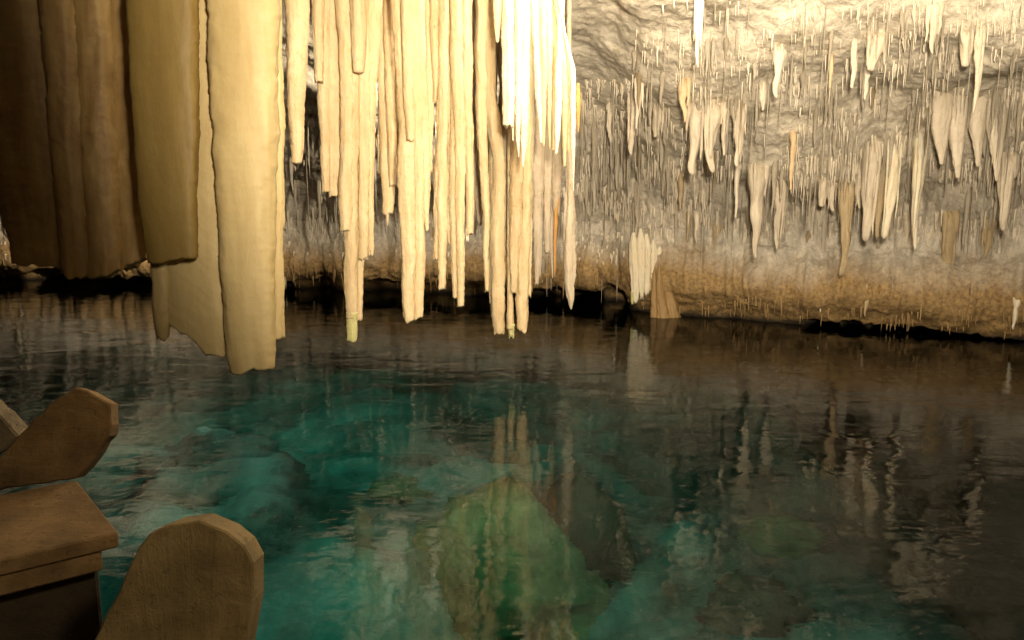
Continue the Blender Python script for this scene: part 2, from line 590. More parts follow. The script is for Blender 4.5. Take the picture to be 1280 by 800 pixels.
tag(water, kind='structure')


def blob(name, centre, rad, amp, mat, seed, seg=64, power=1.0, taper=0.0):
    """a lumpy standing rock"""
    u, v = np.meshgrid(np.linspace(0, 2 * math.pi, seg, endpoint=False), np.linspace(0.02, math.pi * 0.98, seg // 2))
    q = np.stack([np.sin(v) ** power * np.cos(u), np.sin(v) ** power * np.sin(u), np.cos(v)], -1)
    d = 1 + 1.6 * amp * fbm(q * 1.3 + seed, 3) + 0.25 * amp * ridged(q * 3 + seed, 2)
    q = q * d[..., None]
    if taper: q[..., :2] *= (1 - taper * (q[..., 2:3] + 1) / 2)
    q = q * np.array(rad) + np.array(centre)
    f = grid_faces(seg // 2, seg, wrap=True).tolist()
    f += [list(range(seg))[::-1], list(range(seg * (seg // 2 - 1), seg * (seg // 2)))]
    return mesh_obj(name, q.reshape(-1, 3), f, mat, (centre[0], centre[1], centre[2] - rad[2]))


def mound(name, cx, cy, ztop, zbot, rx, ry, mat, seed, seg=120, rows=90):
    """a sunken cone of rock with an uneven spine, wide at its foot"""
    t, ph = np.meshgrid(np.linspace(0.004, 1, rows), np.linspace(0, 2 * math.pi, seg, endpoint=False), indexing='ij')
    c, s_ = np.cos(ph), np.sin(ph)
    q = np.stack([c * 1.4 + seed, s_ * 1.4, t * 2.2], -1)
    rb = 0.15 + 1.1 * t
    q = np.stack([c * 1.4 * rb + seed, s_ * 1.4 * rb, t * 2.2], -1)
    r = (0.01 + 0.99 * t ** 0.7) * (1 + 0.35 * fbm(q, 3) + 0.10 * ridged(q * 2.3 + 4, 2)) * (1 + 0.15 * c * (t - 0.5))
    z = ztop + (zbot - ztop) * t + 0.12 * fbm(q * 1.5 + 9, 2) * (1 - t)
    v = np.stack([cx + rx * c * r + 0.15 * perlin(np.stack([t * 3, 0 * t, 0 * t + seed], -1)), cy + ry * s_ * r, z], -1)
    f = grid_faces(rows, seg, wrap=True).tolist() + [list(range(seg))[::-1]]
    return mesh_obj(name, v.reshape(-1, 3), f, mat, (cx, cy, zbot))


tag(mound('sunken_rock', -0.04, 5.95, -0.8, -4.4, 1.12, 0.95, M['sunken'], 12.2),
    'yellow green rock mound under the water below the long white stalactites', 'rock')
tag(mound('sunken_rock', 0.60, 6.35, -1.1, -4.2, 0.85, 0.8, M['darkstone'], 7.7),
    'dark brown sunken rock behind the right flank of the yellow green mound', 'rock')
tag(blob('sunken_rock', (-2.9, 7.2, -2.9), (1.2, 0.8, 1.35), 0.35, M['bed'], 8.1),
    'dim brown rock lying under the teal water left of the yellow green mound', 'rock')

for k_ in range(9):
    bx_, by_ = rng.uniform(-2.6, 2.6), rng.uniform(4.6, 8.2)
    r_ = rng.uniform(0.15, 0.35)
    zb = gz[int(np.clip((by_ + 9) / 31 * 239, 0, 239)), int(np.clip((bx_ + 20) / 36 * 239, 0, 239))]
    tag(blob('sunken_rock', (bx_, by_, zb + r_ * 0.2), (r_ * 1.3, r_, r_ * 0.8), 0.3, M['darkstone'] if k_ % 2 else M['sunken'], 20 + k_ * 3.3, seg=48),
        'dim loose stone lying on the pool bed under the teal water', 'rock', 'loose stones on the pool bed')

# ------------------------------------------------------------------ hanging stone
RING = 40


def tube_mesh(keys, d, style='f', jag=2.0, th=0.85, power=1.0, flute=0.07, bot=None, extend=True, seed=0.0, flat_row=2.5):
    """verts, faces of one hanging column traced as (py, xl, xr) rows; runs up into the ceiling when extend"""
    keys = [tuple(map(float, q)) for q in keys]
    ky = np.array([q[0] for q in keys])
    kl = np.array([q[1] for q in keys])
    kr = np.array([q[2] for q in keys])
    n = max(6, int((ky[-1] - ky[0]) / flat_row))
    ys = np.linspace(ky[0], ky[-1], n)
    xl, xr = np.interp(ys, ky, kl), np.interp(ys, ky, kr)
    if style == 't':
        t = (ys - ky[0]) / (ky[-1] - ky[0])
    rows = []
    zt = None
    if extend:
        c = at((kl[0] + kr[0]) / 2, ky[0], d)
        h = cast(c - np.array([0, 0, 0.02]), (0, 0, 1))
        zt = (h[2] if h is not None else c[2] + 1.0) + 0.12
        if zt > c[2] + 0.05:
            m = max(3, int((zt - c[2]) / 0.06))
            pyt = ky[0] - (zt - c[2]) * 960 / d
            up = np.linspace(pyt, ky[0], m, endpoint=False)
            wtop = (kr[0] - kl[0])
            ex = 0.5 * wtop * 0.25 * ((ky[0] - up) / max(1, ky[0] - pyt)) ** 1.5
            ys = np.concatenate([up, ys])
            xl = np.concatenate([kl[0] - ex, xl])
            xr = np.concatenate([kr[0] + ex, xr])
    ph = np.linspace(0, 2 * math.pi, RING, endpoint=False)
    cs, sn = np.cos(ph), np.sin(ph)
    cx = np.sign(cs) * np.abs(cs) ** power
    sx = np.sign(sn) * np.abs(sn) ** power
    y0, y1 = ys[0], ys[-1]
    V = []
    for j, (yy, a, b2) in enumerate(zip(ys, xl, xr)):
        hw = (b2 - a) / 2
        mid = (a + b2) / 2
        wob = perlin(np.array([[yy * 0.03, seed, 1.3]]))[0] * min(2.0, hw * 0.22)
        q = np.stack([cs * 1.5 + seed, sn * 1.5, np.full(RING, yy * 0.012)], -1)
        q2 = np.stack([cs * 3.6 + seed, sn * 3.6 + 7, np.full(RING, yy * 0.02)], -1)
        q3 = np.stack([cs * 1.2 + seed, sn * 1.2, np.full(RING, yy * 0.09)], -1)
        q4 = np.stack([cs * 4.5 + seed, sn * 4.5 + 3, np.full(RING, yy * 0.22)], -1)
        rr = 1 + flute * perlin(q) * 1.3 + flute * 1.0 * perlin(q2) + 0.5 * flute * perlin(q3) + 0.45 * flute * perlin(q4)
        edge = 0.9 * perlin(np.stack([cs * 2.2 + seed, sn * 2.2, np.full(RING, yy * 0.16)], -1)) + 0.5 * perlin(np.stack([cs * 2.2 + seed, sn * 2.2, np.full(RING, yy * 0.4)], -1))
        pxs = mid + wob + hw * cx * rr + edge * np.sign(cs) * min(1, hw / 4)
        bx = np.interp(pxs, [q_[0] for q_ in bot], [q_[1] for q_ in bot]) if bot else np.full(RING, y1)
        if style == 'f':
            bx = bx + 1.7 * jag * (perlin(np.stack([pxs * 0.13 + seed, sn * 1.5, np.full(RING, 0.5)], -1)) * 1.6
                             + 0.5 * perlin(np.stack([pxs * 0.5 + seed, sn * 2.5, np.full(RING, 9.5)], -1)))
        f = (yy - y0) / (y1 - y0)
        pys = y0 + (bx - y0) * f
        s = d / 960
        base = np.array([0, 0, CAM_H])
        for i in range(RING):
            p = base + ray(pxs[i], pys[i]) * d
            p[1] += hw * s * th * sx[i] * rr[i]
            V.append(p)
    V = np.array(V)
    nr = len(ys)
    F = grid_faces(nr, RING, wrap=True).tolist()
    # bottom cap: an inner ring pulled up for a broken face, then a centre
    last = V[(nr - 1) * RING:]
    cen = last.mean(0)
    inner = cen + (last - cen) * 0.55
    inner[:, 2] += 0.006 + 0.01 * rng.random(RING)
    if style == 't':
        cen = cen - np.array([0, 0, 0.012])
        inner = cen + (last - cen) * 0.5
    b0 = len(V)
    V = np.vstack([V, inner, cen[None]])
    for i in range(RING):
        i2 = (i + 1) % RING
        F.append([(nr - 1) * RING + i, (nr - 1) * RING + i2, b0 + i2, b0 + i])
        F.append([b0 + i, b0 + i2, b0 + RING])
    F.append(list(range(RING))[::-1])
    origin = V[:RING].mean(0)
    return V, F, origin


_seed = [0.0]


def formation(name, label, cat, d, tubes, mat='cream', part='column', group=None):
    """one hanging formation: a single mesh, or an Empty with one child per fused column"""
    built = []
    for t in tubes:
        opt = dict(t[1]) if len(t) > 1 else {}
        dd = opt.pop('dd', 0.0)
        mt = opt.pop('mat', mat)
        nm = opt.pop('name', part)
        pl = opt.pop('label', None)
        _seed[0] += 3.17
        V, F, o = tube_mesh(t[0], d + dd, seed=_seed[0], **opt)
        built.append((V, F, o, mt, nm, pl))
    if len(built) == 1:
        V, F, o, mt, nm, pl = built[0]
        ob = mesh_obj(name, V, F, M[mt], o)
    else:
        root = max(built, key=lambda q: q[2][2])[2]
        ob = empty(name, root)
        for V, F, o, mt, nm, pl in built:
            c = mesh_obj(nm, V, F, M[mt], o, ob)
            if pl: c['label'] = pl
    tag(ob, label, cat, group)
    return ob


NX = dict(extend=False)
FG = 'large stalactites hanging in front of the pool'
# --- three broad draperies on the left
formation('stalactite_drapery', 'broad dark brown drapery at the left edge, folded into ribs with a ragged lower edge', 'drapery', 4.75, [
    ([(0, -24, 58), (230, -2, 78), (300, 12, 82), (330, 18, 84)], dict(bot=[(0, 326), (20, 330), (60, 329), (85, 336)], power=0.75, th=0.5, flute=0.10, dd=0.02)),
    ([(0, 50, 100), (150, 62, 106), (340, 78, 116)], dict(bot=[(60, 331), (80, 333), (90, 345), (120, 347)], th=0.8, flute=0.09, dd=-0.03)),
    ([(0, 94, 140), (150, 102, 146), (340, 112, 152)], dict(bot=[(105, 347), (130, 346), (150, 339)], th=0.8, flute=0.10)),
    ([(0, 130, 185), (150, 140, 190), (330, 146, 187)], dict(bot=[(140, 341), (165, 333), (190, 320)], th=0.6, flute=0.09, dd=0.06)),
], 'umber', 'fold', group=None)
formation('stalactite_drapery', 'flat olive brown slab of stone, level lower edge, overlapping the dark folded drapery', 'drapery', 4.42, [
    ([(0, 160, 247), (120, 166, 247), (200, 172, 247), (290, 181, 246), (325, 187, 246)],
     dict(bot=[(180, 326), (205, 330), (222, 325), (246, 322)], power=0.55, th=0.35, flute=0.03, jag=1.5)),
], 'olive')
formation('stalactite_drapery', 'tallest pale tan slab with a cracked face, its stepped lower end closest to the water', 'drapery', 4.55, [
    ([(0, 238, 275), (300, 200, 284), (423, 212, 288)], dict(bot=[(205, 396), (225, 411), (240, 417), (254, 428), (262, 440), (285, 446)], power=0.6, th=0.35, flute=0.05, name='flake', dd=0.06, jag=2)),
    ([(290, 186, 214), (330, 188, 213), (400, 192, 213), (423, 197, 212)], dict(name='column', dd=0.02)),
    ([(0, 261, 348), (110, 265, 347), (200, 268, 346), (300, 274, 343), (440, 283, 343), (462, 287, 342)],
     dict(bot=[(285, 463), (305, 465), (322, 459), (342, 458)], power=0.75, th=0.55, flute=0.045, jag=1.5)),
    ([(30, 335, 352), (150, 335, 356), (300, 333, 355), (422, 334, 355)], dict(name='edge_sheet', dd=0.10, th=0.5, flute=0.08, jag=1.5)),
], 'pale_slab')
# --- the ranks of long tubes
formation('stalactite', 'single plain tan tube hanging just right of the tallest pale slab', 'stalactite', 5.6, [
    ([(-20, 356, 388), (68, 358, 384), (140, 360, 381), (204, 364, 377)], dict(flute=0.04, jag=0.8)),
], 'cream', group=FG)
formation('stalactite', 'fused tubes in steps, the lowest with a yellow green mossy tip over the water', 'stalactite', 6.6, [
    ([(0, 389, 405), (103, 393, 404)], dict(dd=-0.12, jag=1)),
    ([(0, 398, 414), (105, 396, 413), (200, 401, 413), (240, 403, 412)], dict(jag=1.5)),
    ([(0, 404, 424), (200, 410, 427), (246, 411, 426)], dict(dd=0.03, jag=1)),
    ([(0, 419, 438), (100, 426, 441), (200, 426, 441), (250, 422, 440), (287, 425, 438)], dict(dd=-0.06, jag=1.5)),
    ([(0, 438, 458), (70, 439, 457), (90, 442, 455)], dict(dd=-0.16, style='t')),
    ([(0, 432, 452), (280, 429, 447), (330, 430, 447), (398, 433, 446)], dict(dd=0.0, jag=0.5)),
    ([(390, 433, 446.5), (426, 434, 446)], dict(extend=False, name='mossy_tip', mat='moss', jag=1.0, label='yellow green mossy tip')),
    ([(0, 442, 456), (280, 442, 456), (320, 444, 455), (400, 446, 453)], dict(dd=0.05, jag=1.5)),
    ([(0, 446, 462), (200, 448, 462), (324, 449, 460)], dict(dd=0.0, jag=2)),
    ([(0, 458, 478), (110, 456, 470), (200, 456, 468), (319, 460, 467)], dict(dd=0.04, jag=1)),
], 'cream', group=FG)
formation('stalactite', 'short blunt cream stub with a tiny spike below, between two longer clusters', 'stalactite', 6.95, [
    ([(0, 468, 482), (200, 475, 488), (232, 476, 493), (268, 478, 491)], dict(jag=1.2)),
    ([(266, 482, 487), (281, 484, 485)], dict(extend=False, style='t', name='spike')),
    ([(0, 478, 492), (200, 485, 496), (233, 487, 495)], dict(dd=-0.05, jag=1)),
    ([(0, 472, 480), (180, 472, 480), (215, 473, 478)], dict(dd=0.05)),
], 'cream', group=FG)
formation('stalactite', 'thick bright cream column with a slanting broken end, left of centre', 'stalactite', 6.45, [
    ([(0, 488, 508), (150, 498, 520), (250, 497, 520), (320, 501, 520), (380, 503, 519), (400, 505, 519)], dict(bot=[(503, 396), (509, 403), (519, 398)], jag=1.0)),
    ([(0, 505, 521), (200, 516, 530), (300, 516, 531), (380, 517, 530), (397, 517, 529)], dict(dd=0.02, bot=[(515, 400), (529, 395)], jag=1.0)),
    ([(0, 512, 526), (200, 523, 538), (288, 532, 536)], dict(dd=0.08, style='t')),
    ([(0, 500, 518), (110, 504, 516), (176, 508, 517)], dict(dd=-0.1, jag=1.2)),
], 'cream', group=FG)
formation('stalactite', 'slender tubes packed high behind the thick bright column and the stepped cream tube', 'stalactite', 7.1, [
    ([(0, 521, 532), (100, 524, 533), (172, 525, 530)], dict(dd=-0.1, mat='white')),
    ([(0, 529, 541), (150, 530, 542), (216, 533, 540)], dict()),
    ([(0, 537, 549), (80, 540, 548), (126, 542, 546)], dict(dd=-0.12, style='t')),
    ([(0, 484, 496), (150, 484, 497), (210, 486, 494)], dict(dd=0.1)),
    ([(0, 494, 504), (210, 494, 503)], dict(dd=0.12)),
], 'cream', group=FG)
formation('stalactite', 'bright cream tube ending in two steps, between the thick column and the twin tube', 'stalactite', 7.0, [
    ([(0, 548, 559), (170, 545, 557), (215, 542, 556), (324, 542, 552)], dict(jag=1.2)),
    ([(0, 549, 560), (170, 547, 559), (215, 545, 559), (300, 546, 558), (361, 548, 557)], dict(dd=-0.02, jag=0.8)),
], 'cream', group=FG)
formation('stalactite', 'twin tan tube with bright lower left side, left of the cream flat ended tube', 'stalactite', 7.3, [
    ([(118, 563, 571), (220, 561, 573), (310, 563, 573), (372, 566, 573)], dict(jag=1.2)),
    ([(60, 562, 578), (160, 567, 582), (310, 570, 581), (383, 572, 580)], dict(dd=-0.02, jag=0.8)),
    ([(215, 558, 564), (306, 559, 563)], dict(dd=0.03)),
], 'cream', group=FG)
formation('stalactite', 'tan flat ended tube of middling length with a small white chip at its foot', 'stalactite', 7.5, [
    ([(70, 572, 590), (200, 581, 592), (293, 583, 592)], dict(jag=1.0)),
    ([(286, 581, 587), (303, 583, 586)], dict(extend=False, name='chip', mat='white')),
], 'cream', group=FG)
formation('stalactite', 'dim fluted screen of fused tubes behind the central columns', 'stalactite', 8.6, [
    ([(140, 582, 592), (230, 585, 594), (268, 588, 593)], dict(style='t')),
    ([(150, 590, 602), (250, 594, 604), (280, 597, 602)], dict(dd=0.05)),
    ([(170, 600, 611), (260, 600, 610)], dict(dd=0.1)),
    ([(150, 608, 622), (290, 610, 620)], dict(dd=0.12)),
    ([(165, 624, 640), (320, 630, 638)], dict(dd=0.12)),
    ([(170, 655, 668), (300, 657, 665)], dict(dd=0.05)),
], 'dull', group=FG)
formation('stalactite', 'narrow tube with bright white left face, beside the longest central column', 'stalactite', 8.0, [
    ([(150, 594, 608), (265, 603, 612), (320, 604, 611), (365, 606.5, 611)], dict(jag=1.2)),
], 'cream', group=FG)
formation('stalactite', 'longest fat central column, smooth cream, with thin tubes fused along its left side', 'stalactite', 8.3, [
    ([(100, 596, 618), (200, 616, 632), (300, 613, 632), (390, 614, 631.5), (418, 618.5, 631)], dict(jag=1.2)),
    ([(240, 611, 618), (330, 611.5, 617), (378, 612, 616)], dict(dd=0.05)),
    ([(300, 613, 619), (391, 613.5, 618)], dict(dd=0.03)),
], 'cream', group=FG)
formation('stalactite', 'tan double column whose lowest ragged end is tinged green, right of the longest one', 'stalactite', 8.45, [
    ([(150, 640, 654), (220, 637, 655), (300, 636, 650), (366, 638.5, 646)], dict(dd=-0.06, jag=2)),
    ([(250, 634, 640), (355, 634, 640), (400, 633.5, 643), (412, 634, 643)], dict(jag=1)),
    ([(405, 634, 643), (422, 636, 642)], dict(extend=False, name='mossy_tip', mat='moss', jag=1.5, label='green mossy tip')),
    ([(200, 650, 664), (260, 651, 665), (300, 648, 663), (380, 645, 661), (412, 646, 659)], dict(jag=2.5, bot=[(645, 410), (651, 411), (656, 415), (660, 405)])),
    ([(290, 659, 665), (370, 660, 664)], dict(dd=0.05)),
], 'cream', group=FG)
formation('stalactite', 'dull grey tan tube pair ending above the dark waterline gap', 'stalactite', 8.9, [
    ([(150, 664, 680), (280, 666, 677), (330, 668, 675), (355, 669, 673)], dict(jag=1)),
    ([(180, 672, 681), (345, 673.5, 676)], dict(dd=0.04)),
    ([(150, 679, 692), (250, 679, 690), (316, 681, 687)], dict(dd=0.08)),
    ([(150, 688, 703), (240, 690, 702), (270, 692, 699)], dict(dd=0.12, style='t')),
], 'dull', group=FG)
formation('soda_straw', 'thin kinked orange straw hanging before the grey ledge', 'stalactite', 9.0, [
    ([(250, 696, 700), (262, 693, 698), (300, 692, 696), (330, 692, 695), (346, 693, 694)], dict(style='t', flute=0.03)),
], 'rust')
formation('stalactite', 'small pale spike beside the thin orange straw', 'stalactite', 9.1, [
    ([(250, 686, 693), (300, 686, 692), (347, 690, 691.5)], dict(style='t')),
], 'dull')
formation('stalactite', 'grey fluted spindle pointed at the tip, right of the thin orange straw', 'stalactite', 8.7, [
    ([(120, 709, 714), (235, 706, 716), (275, 704, 719), (330, 704, 720), (350, 706, 719), (372, 709.5, 718), (386, 713, 715)], dict(style='t', flute=0.12)),
    ([(290, 704, 711), (340, 705, 711), (366, 709, 711)], dict(extend=False, style='t', dd=0.0)),
], 'dull', group=FG)
# --- the brilliant white cluster nearest the lamp
formation('stalactite', 'brilliant white three pronged cluster nearest the lamp, broad above and pointed below', 'stalactite', 7.4, [
    ([(0, 616, 629), (52, 620, 624)], dict(style='t', dd=0.03)),
    ([(0, 627, 643), (100, 627, 644), (157, 629, 643)], dict(bot=[(628, 156), (634, 158), (638, 155), (643, 160)], jag=2)),
    ([(0, 637, 646), (100, 637, 645), (175, 640.5, 642.5)], dict(style='t', dd=0.02)),
    ([(0, 643, 653), (120, 644, 652), (172, 645, 650), (196, 648, 649)], dict(style='t', dd=-0.02)),
    ([(0, 650, 663), (100, 650, 662), (175, 651, 659), (208, 653, 654.5)], dict(style='t')),
], 'white', group=FG)
formation('stalactite', 'ragged white and orange curtain of thin tubes right of the brilliant white cluster', 'stalactite', 7.6, [
    ([(0, 662, 674), (60, 666, 675), (100, 668, 677), (178, 675, 678)], dict(style='t', mat='white')),
    ([(0, 673, 684), (90, 675, 684), (182, 678, 681)], dict(style='t')),
    ([(0, 680, 691), (100, 683, 690), (185, 686, 688)], dict(style='t', dd=0.03)),
    ([(0, 688, 700), (60, 690, 700), (188, 690, 695)], dict(style='t', dd=0.06)),
    ([(30, 697, 705), (100, 694, 703), (160, 693, 701), (192, 694, 697)], dict(style='t', mat='white')),
    ([(0, 692, 698), (60, 701, 708), (130, 702, 710), (208, 704, 707)], dict(style='t')),
    ([(0, 697, 700), (40, 704, 707), (66, 709, 714), (84, 712.5, 719), (130, 713, 720), (180, 714, 719), (238, 716.5, 717.3)], dict(style='t', mat='white', dd=-0.03)),
    ([(104, 721, 724), (125, 719, 726), (164, 722, 724)], dict(style='t', mat='rust', dd=0.06, extend=False)),
    ([(0, 688, 693), (50, 702, 707), (110, 708, 714), (190, 709, 712)], dict(style='t', dd=0.06)),
], 'cream', group=FG)


# ------------------------------------------------------------------ stalactites of the far wall
def drip_mesh(length, r0, r1, lump, seed, ring=12, rows=16, rings_amp=0.0, flare=0.35):
    """hanging cone with its top at the origin, flared into the rock"""
    t = np.linspace(-0.12, 1, rows)
    ph = np.linspace(0, 2 * math.pi, ring, endpoint=False)
    V = []
    for k_, tt in enumerate(t):
        u = max(tt, 0)
        r = (r0 - 0.6 * r1) * (1 - u) ** 0.95 + 0.6 * r1 if u < 1 else r1 * 0.15
        r *= 0.35 + 0.65 * min(1, (tt + 0.12) / 0.26)
        z = -tt * length
        c = np.stack([np.cos(ph), np.sin(ph), np.full(ring, 0)], -1)
        zr = z / max(r0, .03)
        nz = perlin(np.stack([np.cos(ph) * 1.3 + seed, np.sin(ph) * 1.3, np.full(ring, zr * 0.35)], -1))
        nz2 = perlin(np.stack([np.cos(ph) * 3 + seed, np.sin(ph) * 3 + 5, np.full(ring, zr * 0.2)], -1))
        nz3 = perlin(np.array([[seed + 3.3, 0.4, zr * 0.55]]))[0]
        rr = r * (1 + lump * nz + 0.6 * lump * nz2 + 0.8 * lump * nz3 + rings_amp * math.sin(zr * 2.2 + seed))
        off = np.array([perlin(np.array([[seed, u * 2.5, 0.3]]))[0], perlin(np.array([[seed, u * 2.0, 8.3]]))[0], 0]) * r0 * 0.7 * u
        q = c * np.maximum(rr, 0.1 * r)[:, None] + off
        q[:, 1] += 1.2 * r0 * math.exp(-u * 12) * (1 if length < 8 else 0)
        q[:, 2] = z
        V.append(q)
    V = np.vstack(V)
    F = grid_faces(rows, ring, wrap=True).tolist()
    F.append(list(range(ring))[::-1])
    F.append(list(range((rows - 1) * ring, rows * ring)))
    return V, F


BW = 'stalactites hanging from the far wall'


def hang(px, py0, py1, w, label, mat='wallstone', tip=0.25, lump=0.25, rings=0.0, name='stalactite', cat='stalactite', group=BW, extra=0.0):
    """wall stalactite traced by its root row, tip row and width in pixels"""
    h = cast_px(px, py0)
    if h is None:
        return None
    d = h[1] - 0.03
    s = d / 960
    _seed[0] += 1.93
    V, F = drip_mesh((py1 - py0) * s, w * s / 2, w * s / 2 * tip, lump * 1.5, _seed[0], ring=18, rows=34, rings_amp=rings)
    L, r0 = (py1 - py0) * s, w * s / 2
    if w > 9:
        for q_ in range(int(rng.integers(2, 6))):
            a = rng.uniform(0, 2 * math.pi)
            k1 = rng.uniform(0.2, 0.5)
            _seed[0] += 1.1
            V2, F2 = drip_mesh(L * rng.uniform(0.35, 0.95), r0 * k1, r0 * k1 * 0.3, lump, _seed[0], ring=10, rows=16)
            V2 = V2 + np.array([math.cos(a) * r0 * 0.85, -abs(math.sin(a)) * r0 * 0.6, -L * rng.uniform(0, 0.06)])
            F = F + [[i_ + len(V) for i_ in f_] for f_ in F2]
            V = np.vstack([V, V2])
    o = mesh_obj(name, V, F, M[mat])
    o.location = h + np.array([0, 0.02 - extra, 0.0])
    o.scale = (rng.uniform(0.9, 1.15), rng.uniform(0.9, 1.15), 1)
    tag(o, label, cat, group)
    return o


traced = [
    (875, -12, 76, 11, 'slim bright cream stalactite hanging alone from the top edge right of the white cluster', 'paledrip', 0.35),
    (976, 55, 118, 15, 'short lumpy carrot shaped stalactite on the pale upper ceiling', 'paledrip', 0.5),
    (955, 105, 136, 12, 'small pale knob below and left of the lumpy carrot shaped stalactite', 'paledrip', 0.4),
    (871, 125, 215, 20, 'ringed fat stalactite, leftmost of the row of four under the grey ceiling', 'wallstone', 0.45, 0.25, 0.10),
    (893, 125, 212, 19, 'ringed fat stalactite, second from the left in the row of four', 'wallstone', 0.4, 0.25, 0.10),
    (908, 128, 192, 11, 'slim stalactite, third in the row of four ringed ones', 'wallstone', 0.35),
    (927, 126, 205, 17, 'smooth tapering stalactite at the right end of the row of four', 'wallstone', 0.35),
    (799, 98, 158, 10, 'pale spike left of the row of four ringed stalactites', 'paledrip', 0.25),
    (792, 118, 190, 11, 'brown banded stalactite with a kink near its tip', 'wallstone', 0.4, 0.35, 0.1),
    (763, 128, 176, 11, 'forked pale stalactite just right of the ragged white curtain', 'paledrip', 0.4),
    (823, 132, 170, 15, 'stubby blunt stalactite left of an amber stained one', 'wallstone', 0.5),
    (856, 95, 150, 12, 'amber stained stalactite above the leftmost ringed one', 'amber', 0.3),
    (993, 160, 236, 9, 'amber tinted straight stalactite halfway along the wall', 'amber', 0.5),
    (1041, 65, 108, 6, 'short amber straw on the upper right ceiling', 'amber', 0.6),
    (1070, 48, 106, 10, 'straight pale stalactite with blunt tip on the upper right ceiling', 'paledrip', 0.6),
    (1097, 38, 85, 26, 'bulging knob of flowstone with a thin tail on the upper right ceiling', 'wallstone', 0.5, 0.4),
    (1086, 80, 122, 9, 'thin tail of stone under the bulging flowstone knob', 'paledrip', 0.4),
    (1172, 0, 62, 18, 'funnel shaped stalactite drawn to a thin thread at the upper right', 'wallstone', 0.12),
    (1213, 35, 80, 22, 'plump leaf shaped stalactite near the upper right corner', 'wallstone', 0.45),
    (1228, 30, 135, 11, 'long slim stalactite beside the plump leaf shaped one', 'wallstone', 0.3),
    (1170, 128, 155, 17, 'small white knob with a dark hollow above it', 'white', 0.3),
    (948, 202, 322, 22, 'large tapering grey cream stalactite below the row of four', 'wallstone', 0.2),
    (977, 225, 312, 15, 'lumpy stalactite just right of the large tapering grey cream one', 'wallstone', 0.3, 0.35),
    (923, 205, 272, 7, 'straight thin cream stalactite left of the large tapering one', 'paledrip', 0.5),
    (881, 235, 265, 8, 'bright tipped stub left of the straight thin cream one', 'paledrip', 0.35),
    (1031, 222, 258, 15, 'left of a pair of rounded hanging lobes', 'wallstone', 0.6),
    (1042, 226, 264, 13, 'right of a pair of rounded hanging lobes', 'wallstone', 0.6),
    (1060, 225, 345, 19, 'yellow stained stalactite reaching low, right of the two rounded lobes', 'brownstone', 0.45, 0.25),
    (1078, 205, 260, 13, 'grey slanting stalactite behind the yellow stained one', 'wallstone', 0.3),
    (1092, 175, 300, 21, 'thick pale column of stone left of the white claw tipped pair', 'wallstone', 0.55, 0.2),
    (1106, 190, 296, 15, 'brown shaded column fused to the right of the thick pale one', 'brownstone', 0.5),
    (1120, 175, 296, 17, 'white stalactite with a swollen claw like end, left one of the pair', 'white', 0.75, 0.22),
    (1126, 285, 308, 10, 'white claw at the end of the left one of the pair', 'white', 0.2),
    (1154, 170, 310, 20, 'white tapering stalactite with a forked tip, right one of the pair', 'white', 0.2, 0.2),
    (1137, 262, 335, 11, 'grey stalactite between the two white claw tipped ones', 'wallstone', 0.35),
    (1190, 262, 352, 20, 'wide flat ended stalactite with dark mossy stain', 'brownstone', 0.6, 0.2),
    (1239, 268, 322, 15, 'brown wedge shaped stalactite right of the dark mossy one', 'brownstone', 0.2),
    (1264, 190, 288, 25, 'large smooth pale cone at the right edge with a clawed tip', 'wallstone', 0.25, 0.15),
    (1274, 370, 414, 9, 'small white tooth at the right edge just above the waterline', 'white', 0.4),
    (1000, 325, 378, 8, 'small whitish drip above the rust coloured ledge', 'wallstone', 0.4),
    (913, 326, 374, 9, 'pale blunt drip standing over the rust ledge, left of a green one', 'wallstone', 0.5),
    (948, 330, 384, 6, 'thin drip stained green, above the rust ledge', 'moss', 0.5),
    (927, 300, 345, 8, 'slender drip below the straight thin cream stalactite', 'wallstone', 0.3),
    (1029, 340, 392, 7, 'whitish drip below the pair of rounded lobes', 'white', 0.3),
    (1086, 350, 398, 8, 'brown drip reaching for the water right of the yellow stained one', 'brownstone', 0.3),
    (852, 215, 262, 7, 'brown speckled drip beneath the leftmost ringed stalactite', 'brownstone', 0.4),
    (797, 225, 295, 8, 'bent pale drip above the white fluted curtain', 'wallstone', 0.2),
    (862, 262, 302, 8, 'brown speckled drip, left of a pair below the ringed row', 'brownstone', 0.4),
    (872, 262, 305, 8, 'cream drip, right of a pair below the ringed row', 'paledrip', 0.2),
    (898, 278, 322, 11, 'tattered brown curtain end with dark edge', 'brownstone', 0.5, 0.4),
]
for t in traced:
    px, a, bb, wd, lab, mt, tp = t[:7]
    lump = t[7] if len(t) > 7 else 0.25
    rg = t[8] if len(t) > 8 else 0.0
    hang(px, a, bb, wd, lab, mt, tp, lump, rg)

# fluted curtain that reaches the waterline right of the dark gap
h0 = cast_px(806, 330)
dcur = h0[1] - 0.06
formation('flowstone_curtain', 'white fluted curtain with green stained foot beside the dark waterline gap', 'curtain', dcur, [
    ([(290, 791, 794), (305, 786, 797), (340, 787, 800), (374, 790, 799)], dict(extend=False, flute=0.15, jag=3)),
    ([(285, 799, 802), (303, 796, 806), (350, 797, 806), (372, 800, 804)], dict(extend=False, flute=0.15, jag=3, dd=-0.04)),
    ([(292, 806, 810), (312, 803, 814), (360, 804, 813), (368, 806, 811)], dict(extend=False, flute=0.15, jag=3)),
    ([(299, 815, 818), (318, 812, 821), (348, 812, 820), (355, 814, 819)], dict(extend=False, flute=0.15, jag=3, dd=0.02)),
    ([(308, 822, 826), (325, 819, 829), (346, 821, 827)], dict(extend=False, flute=0.15, jag=3, dd=0.08)),
    ([(365, 788, 793), (380, 789, 792)], dict(extend=False, style='t', name='mossy_foot', mat='moss', dd=-0.03)),
], 'white', 'flute')
